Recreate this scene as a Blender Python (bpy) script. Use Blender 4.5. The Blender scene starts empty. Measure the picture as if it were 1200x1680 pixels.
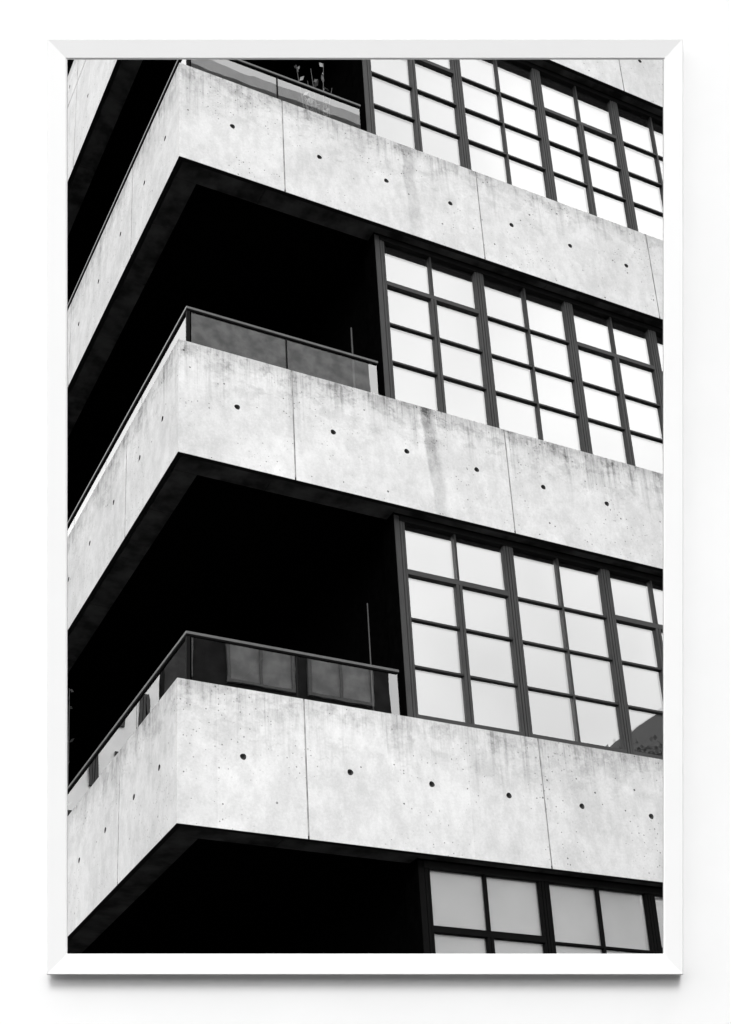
import bpy, bmesh, math, random
from mathutils import Vector, Matrix
random.seed(7)
scene = bpy.context.scene
col = scene.collection

# ------------------------------------------------------------------ camera
YAW, PITCH, ROLL = 0.52985, 0.43534, -0.07764
CAM = Vector((-3.6837, -10.45, 1.6))
F_PX, PX, PY = 2425.418, 714.384, 1197.127          # in a 1200 x 1680 picture
cy, sy, cp, sp = math.cos(YAW), math.sin(YAW), math.cos(PITCH), math.sin(PITCH)
FWD = Vector((sy * cp, cy * cp, sp))
r0 = Vector((cy, -sy, 0)); u0 = r0.cross(FWD)
RIGHT = math.cos(ROLL) * r0 + math.sin(ROLL) * u0
UP = math.cos(ROLL) * u0 - math.sin(ROLL) * r0
cam_d = bpy.data.cameras.new("camera")
cam_d.sensor_fit = 'HORIZONTAL'; cam_d.sensor_width = 36
cam_d.lens = F_PX / 1200 * 36
cam_d.shift_x = (600 - PX) / 1200
cam_d.shift_y = (PY - 840) / 1200
cam_d.clip_start = 0.05; cam_d.clip_end = 3000
cam = bpy.data.objects.new("camera", cam_d); col.objects.link(cam)
M = Matrix((RIGHT, UP, -FWD)).transposed().to_4x4(); M.translation = CAM
cam.matrix_world = M
scene.camera = cam

# ------------------------------------------------------------------ light
CLOUD = 11.0                               # radiance of the cloud cover before the background strength
SUN_ELEV = math.radians(24)
SUN_AZ = math.radians(180 + 30 - 7)        # compass angle (from +Y towards +X) the sunlight comes FROM
world = bpy.data.worlds.new("World"); scene.world = world; world.use_nodes = True
nt = world.node_tree; nt.nodes.clear()
out = nt.nodes.new('ShaderNodeOutputWorld'); bg = nt.nodes.new('ShaderNodeBackground')
sky = nt.nodes.new('ShaderNodeTexSky'); sky.sky_type = 'NISHITA'; sky.sun_disc = False
sky.sun_elevation = SUN_ELEV; sky.sun_rotation = SUN_AZ
sky.dust_density = 4.0; sky.air_density = 1.6; sky.ozone_density = 1.0
bw = nt.nodes.new('ShaderNodeRGBToBW')
bg.inputs['Strength'].default_value = 0.15
nt.links.new(sky.outputs[0], bw.inputs[0])
# a high, bright, nearly even cloud cover over the clear sky
wtc = nt.nodes.new('ShaderNodeTexCoord'); cn = nt.nodes.new('ShaderNodeTexNoise')
cn.inputs['Scale'].default_value = 3.2; cn.inputs['Detail'].default_value = 4
nt.links.new(wtc.outputs['Generated'], cn.inputs['Vector'])
cr = nt.nodes.new('ShaderNodeMapRange')
for q, v in ((1, .3), (2, .7), (3, CLOUD * .74), (4, CLOUD * 1.26)): cr.inputs[q].default_value = v
nt.links.new(cn.outputs[0], cr.inputs[0])
cm = nt.nodes.new('ShaderNodeMix'); cm.data_type = 'FLOAT'; cm.inputs[0].default_value = .8
nt.links.new(bw.outputs[0], cm.inputs[2]); nt.links.new(cr.outputs[0], cm.inputs[3])
nt.links.new(cm.outputs[0], bg.inputs['Color'])
nt.links.new(bg.outputs[0], out.inputs[0])
sun_d = bpy.data.lights.new("sun", 'SUN'); sun_d.energy = 1.25; sun_d.angle = math.radians(17)
sun_d.color = (1, 1, 1)
sun = bpy.data.objects.new("sun", sun_d); col.objects.link(sun)
sdir = Vector((math.sin(SUN_AZ) * math.cos(SUN_ELEV), math.cos(SUN_AZ) * math.cos(SUN_ELEV), math.sin(SUN_ELEV)))
sun.rotation_euler = sdir.to_track_quat('Z', 'Y').to_euler(); sun.location = sdir * 40
scene.view_settings.view_transform = 'Standard'; scene.view_settings.look = 'None'
scene.view_settings.exposure = 0.58; scene.view_settings.gamma = 1.0

# ------------------------------------------------------------------ helpers
class NB:
    """small node builder"""
    def __init__(s, name):
        s.m = bpy.data.materials.new(name); s.m.use_nodes = True
        s.t = s.m.node_tree; s.t.nodes.clear()
        s.out = s.t.nodes.new('ShaderNodeOutputMaterial')
    def n(s, typ, **kw):
        x = s.t.nodes.new(typ)
        for k, v in kw.items(): setattr(x, k, v)
        return x
    def l(s, a, b): s.t.links.new(a, b)
    def setin(s, sock, v):
        if hasattr(v, 'is_output'): s.l(v, sock)
        else: sock.default_value = v
    def math(s, op, a, b=0.0, c=None, clamp=False):
        x = s.n('ShaderNodeMath', operation=op); x.use_clamp = clamp
        s.setin(x.inputs[0], a); s.setin(x.inputs[1], b)
        if c is not None: s.setin(x.inputs[2], c)
        return x.outputs[0]
    def ramp(s, v, lo, hi, a=0.0, b=1.0, smooth=True):
        x = s.n('ShaderNodeMapRange'); x.interpolation_type = 'SMOOTHSTEP' if smooth else 'LINEAR'
        s.setin(x.inputs[0], v); s.setin(x.inputs[1], lo); s.setin(x.inputs[2], hi)
        s.setin(x.inputs[3], a); s.setin(x.inputs[4], b)
        return x.outputs[0]
    def xyz(s, x, y, z):
        c = s.n('ShaderNodeCombineXYZ'); s.setin(c.inputs[0], x); s.setin(c.inputs[1], y); s.setin(c.inputs[2], z)
        return c.outputs[0]
    def noise(s, vec, scale, detail=3, rough=.55):
        x = s.n('ShaderNodeTexNoise'); s.l(vec, x.inputs['Vector'])
        x.inputs['Scale'].default_value = scale; x.inputs['Detail'].default_value = detail
        x.inputs['Roughness'].default_value = rough
        return x.outputs[0]
    def voro(s, vec, scale, rnd=1.0):
        x = s.n('ShaderNodeTexVoronoi'); s.l(vec, x.inputs['Vector']); x.inputs['Scale'].default_value = scale
        x.inputs['Randomness'].default_value = rnd
        return x
    def bsdf(s, colour, rough=.8, spec=.3, metal=0.0, bump=None, bstr=.2, bdist=.005):
        p = s.n('ShaderNodeBsdfPrincipled')
        if hasattr(colour, 'is_output'): s.l(colour, p.inputs['Base Color'])
        else: p.inputs['Base Color'].default_value = (colour, colour, colour, 1)
        s.setin(p.inputs['Roughness'], rough); p.inputs['Specular IOR Level'].default_value = spec
        p.inputs['Metallic'].default_value = metal
        if bump is not None:
            b = s.n('ShaderNodeBump'); b.inputs['Strength'].default_value = bstr; b.inputs['Distance'].default_value = bdist
            s.l(bump, b.inputs['Height']); s.l(b.outputs[0], p.inputs['Normal'])
        s.l(p.outputs[0], s.out.inputs[0])
        return p

def simple(name, v, rough=.6, spec=.3, metal=0.0, var=.12, scale=14):
    """grey with slight uneven wear"""
    b = NB(name); tc = b.n('ShaderNodeTexCoord').outputs['Object']
    n = b.noise(tc, scale, 4)
    c = b.math('MULTIPLY', b.ramp(n, .3, .7, 1 - var, 1 + var), v)
    b.bsdf(c, rough, spec, metal, bump=n, bstr=.08, bdist=.002)
    return b.m

def concrete(name, base=.5, dark=False):
    b = NB(name)
    tc = b.n('ShaderNodeTexCoord').outputs['Object']
    s = b.n('ShaderNodeSeparateXYZ'); b.l(tc, s.inputs[0])
    X, Y, Z = s.outputs
    oi = b.n('ShaderNodeObjectInfo')
    ls = b.n('ShaderNodeSeparateXYZ'); b.l(oi.outputs['Location'], ls.inputs[0])
    seed = b.math('MULTIPLY', ls.outputs[2], 7.31)
    u = b.math('SUBTRACT', X, b.math('MULTIPLY', Y, 1.0))
    us = b.math('ADD', u, seed)
    hgt = b.n('ShaderNodeAttribute', attribute_type='OBJECT', attribute_name='band_height').outputs['Fac']
    stain = b.n('ShaderNodeAttribute', attribute_type='OBJECT', attribute_name='stain').outputs['Fac']
    rusty = b.n('ShaderNodeAttribute', attribute_type='OBJECT', attribute_name='weathering').outputs['Fac']
    top = b.math('SUBTRACT', hgt, Z)                               # distance below the top edge
    P = b.xyz(us, Y, Z)
    F = b.xyz(us, 0.0, Z)
    # broad clouding of the pours
    c1 = b.noise(F, 1.3, 5, .6); c2 = b.noise(b.xyz(b.math('MULTIPLY', us, 1.7), 3.0, Z), 5.5, 5, .65)
    tone = b.math('ADD', b.ramp(c1, .3, .7, -.05, .045), b.ramp(c2, .36, .64, -.05, .035))
    # each cast panel has its own tone (2.4 m boards)
    pan = b.n('ShaderNodeTexWhiteNoise', noise_dimensions='1D')
    b.l(b.math('FLOOR', b.math('DIVIDE', b.math('ADD', us, 1.255), 2.4)), pan.inputs['W'])
    tone = b.math('ADD', tone, b.ramp(pan.outputs[0], 0, 1, -.03, .03, False))
    # fine mottling
    f = b.noise(P, 42, 6, .7); tone = b.math('ADD', tone, b.ramp(f, .25, .75, -.075, .055, False))
    g = b.noise(P, 130, 3, .6); tone = b.math('ADD', tone, b.ramp(g, .25, .75, -.045, .035, False))
    # water streaks running down from the top edge
    s1 = b.noise(b.xyz(us, 0.0, b.math('MULTIPLY', Z, .04)), 13, 5, .7)
    s2 = b.noise(b.xyz(us, 5.0, b.math('MULTIPLY', Z, .03)), 52, 4, .65)
    reach = b.ramp(b.noise(b.xyz(us, 9.0, 0.0), 2.6, 4, .6), .3, .7, .12, 1.15)
    m1 = b.math('MULTIPLY', b.ramp(s1, .47, .66), b.ramp(b.math('DIVIDE', top, reach), .0, 1.0, 1, 0))
    m2 = b.math('MULTIPLY', b.ramp(s2, .48, .68), b.ramp(b.math('DIVIDE', top, b.math('MULTIPLY', reach, .75)), .0, 1.0, 1, 0))
    streak = b.math('ADD', b.math('MULTIPLY', m1, .24), b.math('MULTIPLY', m2, .17))
    # grime hugging the coping
    e = b.math('ADD', top, b.ramp(b.noise(b.xyz(us, 2.0, Z), 9, 5, .7), .3, .7, -.09, .09))
    grime = b.math('MULTIPLY', b.ramp(e, -.02, .26, 1, 0), .17)
    streak = b.math('MULTIPLY', b.math('ADD', streak, grime), rusty)
    # crisp-edged damp patches, mostly in the upper third
    pt = b.noise(b.xyz(b.math('MULTIPLY', us, 1.0), 21.0, b.math('MULTIPLY', Z, 1.5)), 4.2, 9, .72)
    patch = b.math('MULTIPLY', b.ramp(pt, .515, .57), b.ramp(top, .05, .75, .15, .025))
    pt2 = b.noise(b.xyz(us, 31.0, b.math('MULTIPLY', Z, .55)), 10, 8, .75)
    patch = b.math('ADD', patch, b.math('MULTIPLY', b.ramp(pt2, .54, .58), b.ramp(top, .0, .5, .13, .0)))
    streak = b.math('ADD', streak, b.math('MULTIPLY', patch, rusty))
    # one wide run-off stain with a sharper left border
    wob = b.ramp(b.noise(b.xyz(0.0, seed, Z), 3.0, 3, .5), .2, .8, -.025, .025)
    du = b.math('SUBTRACT', b.math('ADD', u, wob), b.math('ADD', 2.64, b.math('MULTIPLY', top, .05)))
    edge = b.math('MULTIPLY', b.ramp(du, -.09, -.055), b.ramp(du, .03, .11, 1, 0))
    wide = b.math('MULTIPLY', edge, b.ramp(b.noise(b.xyz(us, 4.0, b.math('MULTIPLY', Z, .5)), 16, 7, .75), .3, .6, .45, 1))
    wide = b.math('MULTIPLY', b.math('MULTIPLY', wide, b.ramp(top, .1, 1.2, 1, .4)), stain)
    streak = b.math('ADD', streak, wide)
    # pale lime bloom patches
    bl = b.noise(b.xyz(us, 11.0, Z), 2.4, 6, .7)
    tone = b.math('ADD', tone, b.ramp(bl, .55, .72, 0, .06))
    # casting lift line, irregular
    ll = b.math('ABSOLUTE', b.math('SUBTRACT', b.math('ADD', Z, b.ramp(b.noise(b.xyz(us, 1.0, 0.0), 1.6, 5, .7), .2, .8, -.16, .16)), .80))
    lift = b.math('MULTIPLY', b.ramp(ll, .0, .012, 1, 0), b.ramp(b.noise(F, 3.1, 3), .47, .62, 0, .10))
    # air pores, clustered
    def pores(scale, lo, hi, cl, clo, chi, amt):
        v = b.voro(b.xyz(us, Y, Z), scale)
        cell = b.n('ShaderNodeSeparateColor'); b.l(v.outputs['Color'], cell.inputs[0])
        rad = b.ramp(cell.outputs[0], .62, 1, 0, hi, False)
        d = b.math('MULTIPLY', b.math('LESS_THAN', v.outputs['Distance'], rad), b.ramp(b.noise(F, cl, 3), clo, chi))
        return b.math('MULTIPLY', d, amt)
    p1 = pores(15, 0, .19, 1.9, .50, .56, .78)
    p2 = pores(36, 0, .30, 1.5, .49, .56, .6)
    pore = b.math('MAXIMUM', p1, p2)
    val = b.math('SUBTRACT', b.math('ADD', 1.0, b.math('MULTIPLY', tone, 1.5)), b.math('ADD', streak, lift))
    val = b.math('MULTIPLY', val, b.math('SUBTRACT', 1.0, pore))
    val = b.math('MULTIPLY', b.math('MAXIMUM', val, .1), base)
    hb = b.math('SUBTRACT', b.math('ADD', b.math('MULTIPLY', f, .35), b.math('MULTIPLY', c2, .5)), b.math('MULTIPLY', pore, 1.2))
    b.bsdf(val, .88, .2, bump=hb, bstr=.25, bdist=.006)
    return b.m

def mirror_glass(name, refl, body, see, wav=.0006, rough=0.0):
    """coated glass: a share `refl` reflects (more at grazing angles), the rest is see-through or dark"""
    b = NB(name)
    tc = b.n('ShaderNodeTexCoord').outputs['Object']
    n = b.noise(tc, 1.6, 2)
    bp = b.n('ShaderNodeBump'); bp.inputs['Strength'].default_value = .08; bp.inputs['Distance'].default_value = wav * 10
    b.l(n, bp.inputs['Height'])
    gl = b.n('ShaderNodeBsdfGlossy'); gl.inputs['Roughness'].default_value = rough
    gl.inputs['Color'].default_value = (1, 1, 1, 1); b.l(bp.outputs[0], gl.inputs['Normal'])
    if see:
        tr = b.n('ShaderNodeBsdfTransparent'); tr.inputs['Color'].default_value = (body, body, body, 1); under = tr.outputs[0]
    else:
        df = b.n('ShaderNodeBsdfDiffuse'); df.inputs['Color'].default_value = (body, body, body, 1); under = df.outputs[0]
    fr = b.n('ShaderNodeFresnel'); fr.inputs['IOR'].default_value = 1.5
    ge = b.n('ShaderNodeNewGeometry')                     # thin pane: the same from both sides
    b.l(b.ramp(ge.outputs['Backfacing'], 0, 1, 1.5, 1 / 1.5, False), fr.inputs['IOR'])
    fac = b.math('MULTIPLY_ADD', fr.outputs[0], 1 - refl, refl, clamp=True)
    mx = b.n('ShaderNodeMixShader'); b.l(fac, mx.inputs[0]); b.l(under, mx.inputs[1]); b.l(gl.outputs[0], mx.inputs[2])
    b.l(mx.outputs[0], b.out.inputs[0])
    return b.m

M_CONC = concrete("cast_concrete", .525)
M_JOINT = simple("joint_dirt", .36, .9, .1, var=.3, scale=9)
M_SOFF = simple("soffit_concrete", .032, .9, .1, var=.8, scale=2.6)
M_HOLE = simple("tie_hole_grout", .085, .9, .1)
M_LIP = simple("drip_edge_black", .006, .8, .1)
M_BLACK = simple("recess_shade_cladding", .0012, .9, .0, var=.3)  # near-black colour paints the deep shade of the recesses; also clads the penthouse
M_FRAME = simple("window_steel_paint", .030, .6, .25, var=.12, scale=5)
M_FRAME_SHADE = simple("window_steel_shaded", .003, .8, .05)  # lowest storey: same frame steel, with the shade put into its colour
M_FRAME2 = simple("window_bar_paint", .010, .5, .3)
M_PANE_F = mirror_glass("pane_front_glass", .215, .93, True)
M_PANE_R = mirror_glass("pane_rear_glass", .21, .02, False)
M_PANE_B = mirror_glass("pane_over_pale_blind", .15, .34, False)
M_RGLASS = mirror_glass("railing_glass", .20, .80, True)
M_RAIL = simple("handrail_metal", .075, .4, .5, var=.1)
M_POST = simple("railing_post_black", .003, .7, .06)
M_WALL = simple("white_wall_paint", .88, .85, .2, var=.012, scale=2.2)
M_PFRAME = simple("white_frame_lacquer", .84, .45, .4, var=.006, scale=4)
M_LIPSHADE = simple("frame_rebate_shade", .35, .7, .2)  # grey colour stands for the shading under the frame's inner edge
M_LEAF = simple("plant_leaf", .07, .6, .3, var=.4, scale=20)
M_PALELEAF = simple("pale_leaf", .20, .5, .4, var=.3, scale=20)
M_STEM = simple("plant_stem", .09, .8, .1)
M_POT = simple("plant_pot", .03, .7, .2)
M_POLE = simple("pole_metal", .012, .5, .4)

def mesh_obj(name, bm, mats, parent=None, loc=None):
    me = bpy.data.meshes.new(name); bm.normal_update(); bm.to_mesh(me); bm.free()
    for m in (mats if isinstance(mats, (list, tuple)) else [mats]): me.materials.append(m)
    o = bpy.data.objects.new(name, me); col.objects.link(o)
    if loc is not None: o.location = loc
    if parent is not None: o.parent = parent
    return o
def empty(name, loc=(0, 0, 0), parent=None):
    o = bpy.data.objects.new(name, None); o.location = loc; o.empty_display_size = .2; col.objects.link(o)
    if parent is not None: o.parent = parent
    return o
def tag(o, label=None, cat=None, group=None, kind=None):
    if label: o['label'] = label
    if cat: o['category'] = cat
    if group: o['group'] = group
    if kind: o['kind'] = kind
    return o
def box(bm, x0, x1, y0, y1, z0, z1, mi=0):
    vs = [bm.verts.new(p) for p in ((x0,y0,z0),(x1,y0,z0),(x1,y1,z0),(x0,y1,z0),(x0,y0,z1),(x1,y0,z1),(x1,y1,z1),(x0,y1,z1))]
    for f in ((0,3,2,1),(4,5,6,7),(0,1,5,4),(1,2,6,5),(2,3,7,6),(3,0,4,7)):
        fc = bm.faces.new([vs[i] for i in f]); fc.material_index = mi
def quad(bm, pts, mi=0):
    f = bm.faces.new([bm.verts.new(p) for p in pts]); f.material_index = mi; return f
def tube(bm, pts, rads, n=8):
    rings = []
    for i, p in enumerate(pts):
        p = Vector(p); d = Vector(pts[min(i + 1, len(pts) - 1)]) - Vector(pts[max(i - 1, 0)]); d.normalize()
        a = d.orthogonal().normalized(); c = d.cross(a)
        rings.append([bm.verts.new(p + rads[i] * (math.cos(t) * a + math.sin(t) * c)) for t in [2 * math.pi * k / n for k in range(n)]])
    for A, B in zip(rings, rings[1:]):
        for k in range(n): bm.faces.new((A[k], A[(k + 1) % n], B[(k + 1) % n], B[k]))
    bm.faces.new(rings[0][::-1]); bm.faces.new(rings[-1])

# ------------------------------------------------------------------ ground
bm = bmesh.new(); quad(bm, [(-600,-600,0),(600,-600,0),(600,600,0),(-600,600,0)])
b = NB("asphalt"); tc = b.n('ShaderNodeTexCoord').outputs['Object']
v = b.math('MULTIPLY', b.ramp(b.noise(tc, 60, 5, .7), .2, .8, .7, 1.3), b.ramp(b.noise(tc, .5, 4), .3, .7, .045, .06))
b.bsdf(v, .95, .1)
tag(mesh_obj("ground", bm, b.m), kind='structure')

# ------------------------------------------------------------------ building
LEN_R, LEN_L, PAR = 13.4, 13.0, .16           # length of the two faces, parapet thickness
bld = empty("concrete_building", (0, 0, 0))
tag(bld, "concrete building with stepped balcony bands, glass railings and gridded steel windows", "building")

# per storey: bottom and top of its concrete band
BANDS = [(2.442, 3.741), (6.019, 7.318), (9.596, 10.870), (13.174, 14.479), (16.926, 19.165)]
HOLES_R = [.575, 1.56, 2.36, 3.16, 3.96, 4.76, 5.56] + [6.36 + .8 * k for k in range(9)]
HOLES_L = [.44, 1.11, 1.94, 2.77, 3.57, 4.56] + [5.36 + .8 * k for k in range(9)]
JR = [1.145 + 2.4 * k for k in range(6)]; JL = [1.536 + 2.4 * k for k in range(5)]

def band_face(bm, length, holes, joints, h, rows, to3, flip, hjoint=None):
    """one outer face of a band with recessed tie holes and grooves; to3(u, depth, z) -> point"""
    HC, GW, GD = .07, (.0075 if not flip else .011), .014
    cuts = []
    for x in holes:
        if x + HC < length: cuts.append((x - HC, x + HC, 'h', x))
    for x in joints:
        if x + GW < length: cuts.append((x - GW, x + GW, 'g', x))
    cuts.sort(); cols = []; u = 0
    for a, c, k, x in cuts:
        if a < u: continue
        if a > u: cols.append((u, a, 'p', 0))
        cols.append((a, c, k, x)); u = c
    cols.append((u, length, 'p', 0))
    def Q(pts, mi=0):
        p = [to3(*q) for q in pts]
        quad(bm, p[::-1] if flip else p, mi)
    zs = [0] + ([hjoint - GW, hjoint + GW] if hjoint else []) + [h]
    for a, c, k, x in cols:
        if k == 'g':
            Q([(a,GD,0),(c,GD,0),(c,GD,h),(a,GD,h)], 2)
            Q([(a,0,0),(a,GD,0),(a,GD,h),(a,0,h)], 2); Q([(c,GD,0),(c,0,0),(c,0,h),(c,GD,h)], 2)
            continue
        if k == 'p':
            Q([(a,0,zs[0]),(c,0,zs[0]),(c,0,zs[1]),(a,0,zs[1])])
            if hjoint:
                Q([(a,GD,zs[1]),(c,GD,zs[1]),(c,GD,zs[2]),(a,GD,zs[2])], 2)
                Q([(a,0,zs[1]),(c,0,zs[1]),(c,GD,zs[1]),(a,GD,zs[1])]); Q([(a,GD,zs[2]),(c,GD,zs[2]),(c,0,zs[2]),(a,0,zs[2])])
                Q([(a,0,zs[2]),(c,0,zs[2]),(c,0,zs[3]),(a,0,zs[3])])
            continue
        z = 0
        for zc in rows:
            Q([(a,0,z),(c,0,z),(c,0,zc-HC),(a,0,zc-HC)])
            N = 16; R1, R2, DP = .0285, .023, .045
            sq, ci, inn = [], [], []
            for i in range(N):
                t = 2 * math.pi * (i + .5) / N; ct, st = math.cos(t), math.sin(t); m = max(abs(ct), abs(st))
                j = 1 + .05 * math.sin(3 * t + x * 9)
                sq.append((x + HC*ct/m, 0, zc + HC*st/m)); ci.append((x + R1*j*ct, 0, zc + R1*j*st)); inn.append((x + R2*ct, DP, zc + R2*st))
            # the corners of the square
            for i in range(N):
                k2 = (i + 1) % N
                ct1 = math.cos(2*math.pi*(i+.5)/N); ct2 = math.cos(2*math.pi*(i+1.5)/N)
                cx_ = sq[i]; cx2 = sq[k2]
                if abs(cx_[0]-cx2[0]) > 1e-6 and abs(cx_[2]-cx2[2]) > 1e-6:
                    corner = (cx_[0] if abs(abs(cx_[0]-x)-HC) < 1e-6 else cx2[0], 0, cx_[2] if abs(abs(cx_[2]-zc)-HC) < 1e-6 else cx2[2])
                    p = [to3(*q) for q in (cx_, corner, cx2, ci[k2], ci[i])]
                    f = bm.faces.new([bm.verts.new(q) for q in (p if not flip else p[::-1])])
                else: Q([cx_, cx2, ci[k2], ci[i]])
                Q([ci[i], ci[k2], inn[k2], inn[i]], 1)
            p = [to3(*q) for q in inn]
            f = bm.faces.new([bm.verts.new(q) for q in (p if not flip else p[::-1])]); f.material_index = 1
            z = zc + HC
            if hjoint and z < hjoint:
                Q([(a,0,z),(c,0,z),(c,0,zs[1]),(a,0,zs[1])]); Q([(a,GD,zs[1]),(c,GD,zs[1]),(c,GD,zs[2]),(a,GD,zs[2])], 2); z = zs[2]
        Q([(a,0,z),(c,0,z),(c,0,h),(a,0,h)])

YF, YG, YR = .15, .186, .200           # window frame front, front glass, rear glass
def make_band(i):
    b0, t0 = BANDS[i]; h = t0 - b0
    bm = bmesh.new()
    rows = [.665] if i < 4 else [.72, 1.9]
    hj = None if i < 4 else 1.56
    jl = JL if i < 4 else [4.156 + 2.4 * k for k in range(4)]
    jr = JR if i < 4 else [1.2 + 2.4 * k for k in range(5)]
    band_face(bm, LEN_R, HOLES_R, jr, h, rows, lambda u, d, z: (u, d, z), False, hj)
    band_face(bm, LEN_L, HOLES_L, jl, h, rows, lambda u, d, z: (d, u, z), True, hj)
    # coping and inner faces of the L-shaped parapet
    quad(bm, [(0,0,h),(LEN_R,0,h),(LEN_R,PAR,h),(PAR,PAR,h)]); quad(bm, [(0,0,h),(PAR,PAR,h),(PAR,LEN_L,h),(0,LEN_L,h)])
    quad(bm, [(PAR,PAR,h),(LEN_R,PAR,h),(LEN_R,PAR,.3),(PAR,PAR,.3)]); quad(bm, [(PAR,LEN_L,h),(PAR,PAR,h),(PAR,PAR,.3),(PAR,LEN_L,.3)])
    quad(bm, [(LEN_R,0,0),(LEN_R,PAR,0),(LEN_R,PAR,h),(LEN_R,0,h)]); quad(bm, [(0,LEN_L,0),(0,LEN_L,h),(PAR,LEN_L,h),(PAR,LEN_L,0)])
    o = mesh_obj("concrete_band", bm, [M_CONC, M_HOLE, M_JOINT], bld, (0, 0, b0))
    o['band_height'] = h; o['stain'] = [.0, .0, .52, .32, .0][i]; o['weathering'] = [1., .9, 1.25, 1.0, .8][i]
    # drip edge, soffit strip, slab
    bm = bmesh.new()
    W = .045
    box(bm, .002, LEN_R, .002, W, -.004, .03); box(bm, .002, W, W, LEN_L, -.004, .03)
    mesh_obj("drip_edge", bm, M_LIP, bld, (0, 0, b0))
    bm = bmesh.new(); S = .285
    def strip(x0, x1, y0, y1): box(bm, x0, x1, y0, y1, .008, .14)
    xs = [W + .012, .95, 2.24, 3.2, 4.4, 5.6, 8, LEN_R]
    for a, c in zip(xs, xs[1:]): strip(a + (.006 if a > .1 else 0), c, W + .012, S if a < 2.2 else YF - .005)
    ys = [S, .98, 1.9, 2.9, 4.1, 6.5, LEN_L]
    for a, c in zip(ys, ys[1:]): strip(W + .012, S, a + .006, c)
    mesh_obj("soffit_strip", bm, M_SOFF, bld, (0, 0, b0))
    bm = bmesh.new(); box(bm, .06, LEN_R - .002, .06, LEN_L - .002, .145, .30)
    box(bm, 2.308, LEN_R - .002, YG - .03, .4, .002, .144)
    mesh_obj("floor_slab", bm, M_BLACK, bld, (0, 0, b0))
for i in range(5): make_band(i)

# walls of the loggia and the rooms behind the windows, deep shade painted black
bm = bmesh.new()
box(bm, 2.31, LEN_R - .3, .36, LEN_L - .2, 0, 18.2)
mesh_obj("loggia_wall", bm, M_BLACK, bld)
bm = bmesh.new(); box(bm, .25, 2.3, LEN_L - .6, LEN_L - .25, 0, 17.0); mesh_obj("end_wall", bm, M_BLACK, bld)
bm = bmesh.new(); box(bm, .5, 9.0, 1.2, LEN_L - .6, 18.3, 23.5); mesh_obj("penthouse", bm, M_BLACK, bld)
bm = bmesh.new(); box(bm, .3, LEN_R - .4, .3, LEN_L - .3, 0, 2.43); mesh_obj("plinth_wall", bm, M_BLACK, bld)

# windows: (sill, head, transom, bar, bar) relative to the top of the band below
FLOORS = [(0, (.125, 2.270, 1.630, 1.125, .620)), (1, (.125, 2.270, 1.622, 1.129, .621)),
          (2, (.125, 2.296, 1.640, 1.118, .620)), (3, (.125, 2.439, 1.700, 1.184, .672))]
def window_meshes(z, kind, w):
    """local: x from 0 to w between mullion centres, z from the band top"""
    zb, zt, a1, a2, a3 = z
    HM = .055
    fr = bmesh.new()
    # mullion halves, with a shadow gap in the middle
    for x0, x1 in ((.004, .028), (.034, HM), (w - HM, w - .034), (w - .028, w - .004)):
        box(fr, x0, x1, YF + (.0 if x0 < .03 or x0 > w - .03 else .004), YG + .03, zb - .14, zt - .004)
    box(fr, .028, .034, YF + .02, YG, zb - .1, zt); box(fr, w - .034, w - .028, YF + .02, YG, zb - .1, zt)
    box(fr, HM, w - HM, YF + .004, YG + .03, zb - .1, zb)                     # sill rail
    bars = []
    def bar(*a):
        q = bmesh.new(); box(q, *a); bars.append(q)
    xm = w / 2
    head = bmesh.new(); box(head, 0, w, YF - .006, YG + .03, zt - .06, zt + .001)
    if kind == 'casement':
        box(fr, HM, w - HM, YF + .002, YG + .02, a1, a1 + .05)
        box(fr, HM + .002, w - HM - .002, YF + .012, YG + .02, a1 + .05, a1 + .062)
        for x0, x1 in ((xm - .032, xm - .004), (xm + .004, xm + .032)): box(fr, x0, x1, YF + .003, YG + .02, zb, a1)
        box(fr, xm - .004, xm + .004, YF + .02, YG + .02, zb, a1)
        bar(xm - .011, xm + .011, YF + .006, YG + .02, a1 + .062, zt - .06)
        for zz in (a2, a3): bar(HM, w - HM, YF + .010, YG + .02, zz, zz + .02)
    else:
        for zz in (a1, a2, a3): bar(HM, w - HM, YF + .010, YG + .02, zz, zz + .02)
        bar(xm - .012, xm + .012, YF + .006, YG + .021, zb, zt - .06)
    return fr, bars, head
def panes(z, w, y, rnd):
    zb, zt, a1, a2, a3 = z; bm = bmesh.new()
    for x0, x1 in ((.03, w / 2), (w / 2, w - .03)):
        for z0, z1 in ((zb - .02, a3 + .01), (a3 + .01, a2 + .01), (a2 + .01, a1 + .01), (a1 + .01, zt - .01)):
            tx, tz = rnd.uniform(-.0025, .0025), rnd.uniform(-.0025, .0025)
            def yy(x, q): return y + (x - x0) * tx + (q - z0) * tz
            quad(bm, [(x0, yy(x0, z0), z0), (x1, yy(x1, z0), z0), (x1, yy(x1, z1), z1), (x0, yy(x0, z1), z1)])
    return bm
EDGES = [2.307, 3.545] + [3.545 + 1.19 * k for k in range(1, 9)]
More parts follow.
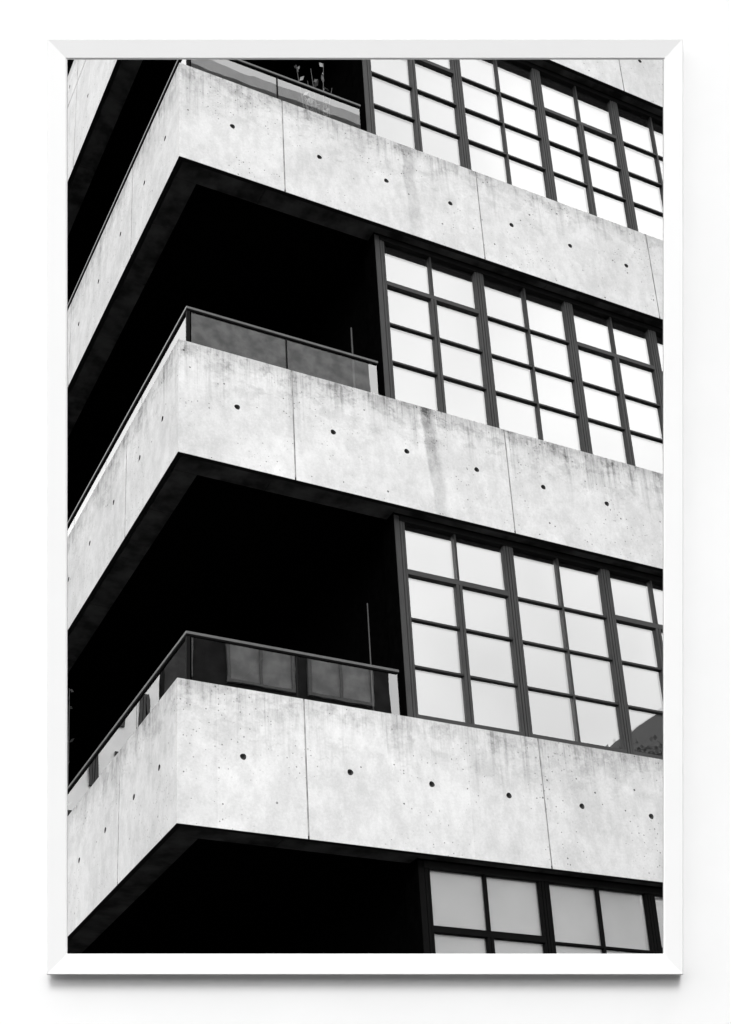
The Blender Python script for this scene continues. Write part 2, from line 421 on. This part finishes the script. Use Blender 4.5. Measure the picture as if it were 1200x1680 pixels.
for fl, z in FLOORS:
    zt = BANDS[fl][1]; rnd = random.Random(fl)
    cache = {}
    for k, (e0, e1) in enumerate(zip(EDGES, EDGES[1:])):
        w = e1 - e0; kind = 'casement' if k % 2 == 0 else 'fixed'
        key = (kind, round(w, 3))
        if key not in cache:
            fr, bars, head = window_meshes(z, kind, w)
            W = mesh_obj("window", fr, M_FRAME_SHADE if fl == 0 else M_FRAME, bld, (e0, 0, zt))
            B = [mesh_obj("glazing_bar", q, M_FRAME_SHADE if fl == 0 else M_FRAME2, W) for q in bars] + [mesh_obj("window_head", head, M_LIP, W)]
            G = mesh_obj("glass_pane", panes(z, w, YG, rnd), M_PANE_F, W)
            H = mesh_obj("inner_pane", panes(z, w, YR, rnd), M_PANE_B if fl == 0 else M_PANE_R, W)
            cache[key] = (W, *B, G, H)
        else:
            W0, *ch = cache[key]; W = W0.copy(); col.objects.link(W); W.parent = bld; W.location = (e0, 0, zt)
            for c in ch:
                d = c.copy(); col.objects.link(d); d.parent = W
    # jamb at the loggia end
    bm = bmesh.new(); box(bm, 2.250, 2.305, YF + .002, YF + .010, -.1, z[1])
    mesh_obj("window_jamb", bm, M_FRAME_SHADE if fl == 0 else M_FRAME, bld, (0, 0, zt))
    bm = bmesh.new(); box(bm, 2.244, 2.3055, YF + .0105, .4, -.14, z[1])
    mesh_obj("jamb_return", bm, M_BLACK, bld, (0, 0, zt))

# glass railings
def railing(i):
    zt = BANDS[i][1]; o = .14; H = .533; XE = 2.17; YE = LEN_L - .8
    base = -.12
    R = empty("glass_railing", (0, 0, zt), bld)
    bm = bmesh.new()
    box(bm, o - .02, XE, o - .02, o + .02, H - .024, H); box(bm, o - .02, o + .02, o + .02, YE, H - .024, H)
    mesh_obj("handrail", bm, M_RAIL, R)
    bm = bmesh.new(); box(bm, o - .016, XE - .01, o - .014, o + .014, H - .038, H - .024); box(bm, o - .014, o + .014, o + .016, YE, H - .038, H - .024)
    mesh_obj("rail_channel", bm, M_POST, R)
    xs = [o + .03, 1.16, XE - .004]
    for a, c in zip(xs, xs[1:]):
        bm = bmesh.new(); quad(bm, [(a + .006, o, base), (c - .006, o, base), (c - .006, o, H - .035), (a + .006, o, H - .035)])
        mesh_obj("glass_panel", bm, M_RGLASS, R)
    ys = [o + .03, 1.507] + [1.507 + 1.222 * k for k in range(1, 9)]
    for a, c in zip(ys, ys[1:]):
        bm = bmesh.new(); quad(bm, [(o, c - .005, base), (o, a + .005, base), (o, a + .005, H - .035), (o, c - .005, H - .035)])
        mesh_obj("glass_panel", bm, M_RGLASS, R)
    bm = bmesh.new(); box(bm, o - .012, o + .02, o - .012, o + .02, base, H - .045); mesh_obj("corner_post", bm, M_POST, R)
    bm = bmesh.new(); box(bm, 1.16 - .007, 1.16 + .007, o - .008, o + .012, base, H - .045); mesh_obj("post", bm, M_POST, R)
    return R
for i in (0, 1, 2, 3): railing(i)

# slim poles standing on the loggia floors
for i in (1, 2):
    zt = BANDS[i][1]; bm = bmesh.new()
    hp = 2.42 if i == 1 else 2.2; tube(bm, [(0,0,0),(0,0,.02),(0,0,.03),(0,0,hp)], [.05,.05] + ([.009,.008] if i == 1 else [.015,.012]), 12)
    o = mesh_obj("metal_pole", bm, M_POLE, None, (2.085, .5, BANDS[i][0] + .302))
    tag(o, ["", "thin metal pole behind the lowest glass railing", "thin metal pole behind the middle glass railing"][i], "pole", "poles on the loggias")

# ------------------------------------------------------------------ plants
def plant(x, y, z, h, n, label, seed, leafsize=.05, spread=.25):
    rd = random.Random(seed)
    P = empty("potted_plant", (x, y, z)); tag(P, label, "plant", "plants on the loggias")
    bm = bmesh.new(); tube(bm, [(0,0,0),(0,0,.02),(0,0,.3),(0,0,.33)], [.1,.12,.16,.16], 14); mesh_obj("pot", bm, M_POT, P)
    sb, lb = bmesh.new(), bmesh.new()
    for k in range(n):
        a = rd.uniform(0, 6.28); e = rd.uniform(.3, 1) * spread; top = h * rd.uniform(.6, 1)
        pts = [Vector((0, 0, .3))]
        for q in (.35, .7, 1):
            pts.append(Vector((math.cos(a) * e * q ** 1.4 + rd.uniform(-.03, .03), math.sin(a) * e * q ** 1.4 + rd.uniform(-.03, .03), .3 + (top - .3) * q)))
        tube(sb, pts, [.008, .006, .005, .003], 5)
        for j in range(10):
            t = rd.uniform(.3, 1); s = t * 3; i0 = min(int(s), 2); p = pts[i0].lerp(pts[i0 + 1], s - i0)
            d = Vector((rd.uniform(-1, 1), rd.uniform(-1, 1), rd.uniform(-.2, .9))).normalized(); L = leafsize * rd.uniform(.6, 1.4)
            sd = d.cross(Vector((rd.uniform(-1, 1), rd.uniform(-1, 1), rd.uniform(-1, 1)))).normalized() * L * .28
            q = p + d * .01
            f = lb.faces.new([lb.verts.new(v) for v in (q, q + d * L * .45 + sd, q + d * L, q + d * L * .45 - sd)])
    mesh_obj("stems", sb, M_STEM, P); mesh_obj("leaves", lb, M_PALELEAF, P)
    return P
plant(1.80, .46, BANDS[3][0] + .302, 2.5, 14, "potted plant with pale leaves rising over the top glass railing", 3, .075)
plant(.25, 4.16, BANDS[1][0] + .302, 3.15, 3, "bare twig of a plant above the lower left railing", 8, .06, .12)

# ------------------------------------------------------------------ white wall with the framed opening
D = 5.5                                                     # metres along the view axis
k = D / F_PX
def px(x, y, d=D): return ((x - PX) * d / F_PX, -(y - PY) * d / F_PX)
Mw = Matrix((RIGHT, UP, -FWD)).transposed().to_4x4(); Mw.translation = CAM + FWD * D
TH = .056
# frame edges as they stand at the frame's front face
DF = D - TH
xl, yt = px(76, 62, DF); xr, yb = px(1122, 1600, DF)
il, it = px(109, 95, DF); ir, ib = px(1090, 1566, DF)
WT = .14
def opening(d, mar):
    (x0, y1), (x1, y0) = px(109, 95, d), px(1090, 1566, d)
    return x0 - mar, x1 + mar, y0 - mar, y1 + mar
WX0, WX1, WY0, WY1 = -5.4, 5.4, -5.5, 3.4
bm = bmesh.new(); rings = []
for z, d in ((0, D), (-WT, D + WT)):
    hx0, hx1, hy0, hy1 = opening(d, .012)
    for a in (((WX0,WY0),(WX1,WY0),(WX1,hy0),(WX0,hy0)), ((WX0,hy1),(WX1,hy1),(WX1,WY1),(WX0,WY1)), ((WX0,hy0),(hx0,hy0),(hx0,hy1),(WX0,hy1)), ((hx1,hy0),(WX1,hy0),(WX1,hy1),(hx1,hy1))):
        p = [(x, y, z) for x, y in a]; quad(bm, p if z == 0 else p[::-1])
    rings.append([(hx0,hy0,z),(hx1,hy0,z),(hx1,hy1,z),(hx0,hy1,z)])
for q in range(4):
    quad(bm, [rings[0][q], rings[1][q], rings[1][(q+1)%4], rings[0][(q+1)%4]])
for a in (((WX1,WY0),(WX0,WY0)), ((WX0,WY0),(WX0,WY1)), ((WX0,WY1),(WX1,WY1)), ((WX1,WY1),(WX1,WY0))):
    (x0, y0), (x1, y1) = a
    quad(bm, [(x0,y0,0),(x0,y0,-WT),(x1,y1,-WT),(x1,y1,0)])
wall = mesh_obj("white_wall", bm, M_WALL); wall.matrix_world = Mw
tag(wall, "plain white painted wall carrying the white picture frame", "wall")
PFr = empty("picture_frame"); PFr.matrix_world = Mw
tag(PFr, "thin white mitred frame on the white wall around the building view", "picture frame")
O = [(xl, yt), (xr, yt), (xr, yb), (xl, yb)]; I = [(il, it), (ir, it), (ir, ib), (il, ib)]
HI = TH - .008                                              # face slopes slightly inwards
def lerp2(a, c, t): return (a[0] + (c[0] - a[0]) * t, a[1] + (c[1] - a[1]) * t)
for q in range(4):
    o0, o1, i0, i1 = O[q], O[(q + 1) % 4], I[q], I[(q + 1) % 4]
    prof = [(0, .0005), (0, TH - .005), (.05, TH), (.93, HI), (1, HI - .004), (None, .001)]
    bm = bmesh.new(); A = []; B = []
    for t, z in prof:
        if t is None:                                       # the inner side splays open towards the wall
            a, c = [(p[0] * D / DF + sx * .006, p[1] * D / DF + sy_ * .006) for p, sx, sy_ in
                    ((i0, -1 if q in (0, 3) else 1, 1 if q in (0, 1) else -1), (i1, -1 if (q+1)%4 in (0, 3) else 1, 1 if (q+1)%4 in (0, 1) else -1))]
        else: a = lerp2(o0, i0, t); c = lerp2(o1, i1, t)
        A.append(bm.verts.new((a[0], a[1], z))); B.append(bm.verts.new((c[0], c[1], z)))
    n = len(prof)
    for j in range(n):
        bm.faces.new((A[j], A[(j + 1) % n], B[(j + 1) % n], B[j]))
    bm.faces.new(A); bm.faces.new(B[::-1])
    bmesh.ops.recalc_face_normals(bm, faces=bm.faces)
    mesh_obj("frame_rail", bm, M_PFRAME, PFr)
# thin grey strip painting the shade inside the frame on its left, top and right
bm = bmesh.new(); w = .0038
x0, x1, y0, y1 = opening(D - .012, 0)
box(bm, x0 - .004, x0 + w, y0 - .003, y1 + .004, .010, .014); box(bm, x1 - w, x1 + .004, y0 - .003, y1 + .004, .010, .014)
box(bm, x0 + w, x1 - w, y1 - w, y1 + .004, .010, .014)
mesh_obj("lip_shade_strip", bm, M_LIPSHADE, PFr)

# ------------------------------------------------------------------ neighbours that the glass mirrors
def facade_building(name, label, x0, x1, y0, y1, h, wallm, winm, xs, zs, ww, wh, roof, framem=None, rot=0, base=None):
    B = empty(name, ((x0 + x1) / 2, (y0 + y1) / 2, 0)); tag(B, label, "building")
    X = (x1 - x0) / 2; Y = (y1 - y0) / 2
    B.rotation_euler.z = rot
    bm = bmesh.new(); box(bm, -X, X, -Y, Y, base[0] if base else 0, h)
    mesh_obj("wall", bm, wallm, B)
    if base:
        bm = bmesh.new(); box(bm, -X, X, -Y, Y, 0, base[0]); mesh_obj("lower_wall", bm, base[1], B)
    bm = bmesh.new(); box(bm, -X - .25, X + .25, -Y - .25, Y + .25, h, h + .35); mesh_obj("roof", bm, roof, B)
    first = None
    for zz in zs:
        for xx in xs:
            if first is None:
                f = bmesh.new()
                for a in ((-ww/2, -ww/2 + .07, 0, wh), (ww/2 - .07, ww/2, 0, wh), (-ww/2 + .07, ww/2 - .07, 0, .07), (-ww/2 + .07, ww/2 - .07, wh - .07, wh), (-.03, .03, .07, wh - .07)):
                    box(f, a[0], a[1], 0, .06, a[2], a[3])
                w_ = mesh_obj("window", f, framem or M_FRAME, B, ((xx - (x0 + x1)/2) * (-1 if rot else 1), Y, zz))
                g = bmesh.new(); quad(g, [(ww/2 - .05, .02, .05), (-ww/2 + .05, .02, .05), (-ww/2 + .05, .02, wh - .05), (ww/2 - .05, .02, wh - .05)])
                p_ = mesh_obj("pane", g, winm, w_); first = (w_, p_)
            else:
                w_ = first[0].copy(); col.objects.link(w_); w_.parent = B; w_.location = ((xx - (x0 + x1)/2) * (-1 if rot else 1), Y, zz)
                p_ = first[1].copy(); col.objects.link(p_); p_.parent = w_
    return B
M_BRICK = simple("grey_brick", .46, .9, .1, var=.25, scale=3)
M_DBRICK = simple("dark_brick", .05, .9, .1, var=.25, scale=3)
M_BLIND = simple("pale_blind", .5, .8, .2, var=.25, scale=2)
M_RENDER = simple("pale_render", .85, .9, .1, var=.05, scale=1)
M_ROOF = simple("slate", .04, .8, .2)
M_GFRAME = simple("grey_window_frame", .27, .7, .2)
facade_building("brick_tower", "tall grey brick tower with dark lower floors across the street", 1.0, 9.75, -20, -14, 31.9, M_BRICK, M_BLIND,
                [2.4, 4.6, 6.8, 8.6], [2.1, 5.3, 8.5, 11.7, 15.2, 17.5, 19.7], 1.5, 1.7, M_RENDER, M_GFRAME, 0, (22.6, M_DBRICK))
facade_building("rendered_house", "pale rendered block with flat roof across the street", 11.0, 17.6, -24, -16.5, 13.2, M_RENDER, M_FRAME2,
                [12.4], [2.0, 5.6], 1.6, 2.0, M_RENDER)
facade_building("slit_window_block", "pale block with rows of narrow dark slit windows behind the building corner", -7.0, -1.0, 22, 28, 21.2, M_RENDER, M_FRAME2,
                [-6.6 + .62 * q for q in range(9)], [12.6, 14.3, 16.0, 17.7, 19.4], .24, 1.0, M_RENDER, M_FRAME2, math.pi)
facade_building("dark_brick_block", "dark brick block standing beside the slit window block", -15.0, -7.3, 22.5, 30, 23, M_DBRICK, M_BLIND,
                [-13.5, -11.0, -8.6], [6.0, 9.5, 13.0, 16.5, 20.0], .8, 1.8, M_ROOF, M_GFRAME, math.pi)
gh = facade_building("gabled_house", "taller pale house with dark gable eaves across the street", 19.0, 26.0, -23, -16.9, 16.3, M_RENDER, M_FRAME2,
                [20.0, 23.4], [2.0, 6.0, 10.0], 1.4, 2.0, M_ROOF)
bm = bmesh.new()
for y in (3.04, -3.04): quad(bm, [(-3.5, y, 16.64), (3.5, y, 16.64), (0, y, 20.2)][:3])
mesh_obj("gable", bm, M_RENDER, gh)
bm = bmesh.new()
for sg in (-1, 1):
    box(bm, -.01, .01, -3.5, 3.5, 0, 5.35)
    vs = bm.verts[-8:]
    bmesh.ops.rotate(bm, verts=vs, cent=(0, 0, 0), matrix=Matrix.Rotation(sg * math.radians(44.5), 3, 'Y'))
    bmesh.ops.translate(bm, verts=vs, vec=(-sg * 3.76, 0, 16.5))
mesh_obj("pitched_roof", bm, M_ROOF, gh)

def tree(x, y, h, R, label, seed):
    rd = random.Random(seed); T = empty("street_tree", (x, y, 0)); tag(T, label, "tree")
    bm = bmesh.new(); zc = h - R
    tube(bm, [(0,0,-.1),(.05,0,zc*.4),(-.05,.08,zc),(0,0,zc+R*.3)], [.26,.2,.15,.04], 9)
    tips = []
    for k in range(12):
        a = k * 2.4; z0 = zc * rd.uniform(.75, 1.05); e = rd.uniform(.5, .85) * R
        p = (e*math.cos(a), e*math.sin(a), min(z0 + rd.uniform(.2, .8) * R, zc + R * .5)); tips.append(p)
        tube(bm, [(0,0,z0),(p[0]*.5,p[1]*.5,(z0+p[2])/2+.1),p], [.09,.05,.015], 6)
    mesh_obj("trunk", bm, M_STEM, T)
    lb = bmesh.new()
    for k in range(60):
        v = Vector((rd.gauss(0,1), rd.gauss(0,1), rd.gauss(0,1))).normalized() * R * rd.uniform(.25, .85); c = Vector((0,0,zc)) + v
        for j in range(110):
            p = c + Vector((rd.gauss(0,.3), rd.gauss(0,.3), rd.gauss(0,.26))) * R * .4
            d = Vector((rd.uniform(-1,1), rd.uniform(-1,1), rd.uniform(-1,.5))).normalized(); L = rd.uniform(.08,.17)
            sd = d.orthogonal().normalized() * L * .35
            lb.faces.new([lb.verts.new(q) for q in (p, p + d*L*.5 + sd, p + d*L, p + d*L*.5 - sd)])
    mesh_obj("crown", lb, M_LEAF, T)
tree(18.1, -14.4, 17.0, 2.3, "dark leafy tree in front of the gabled house", 5)
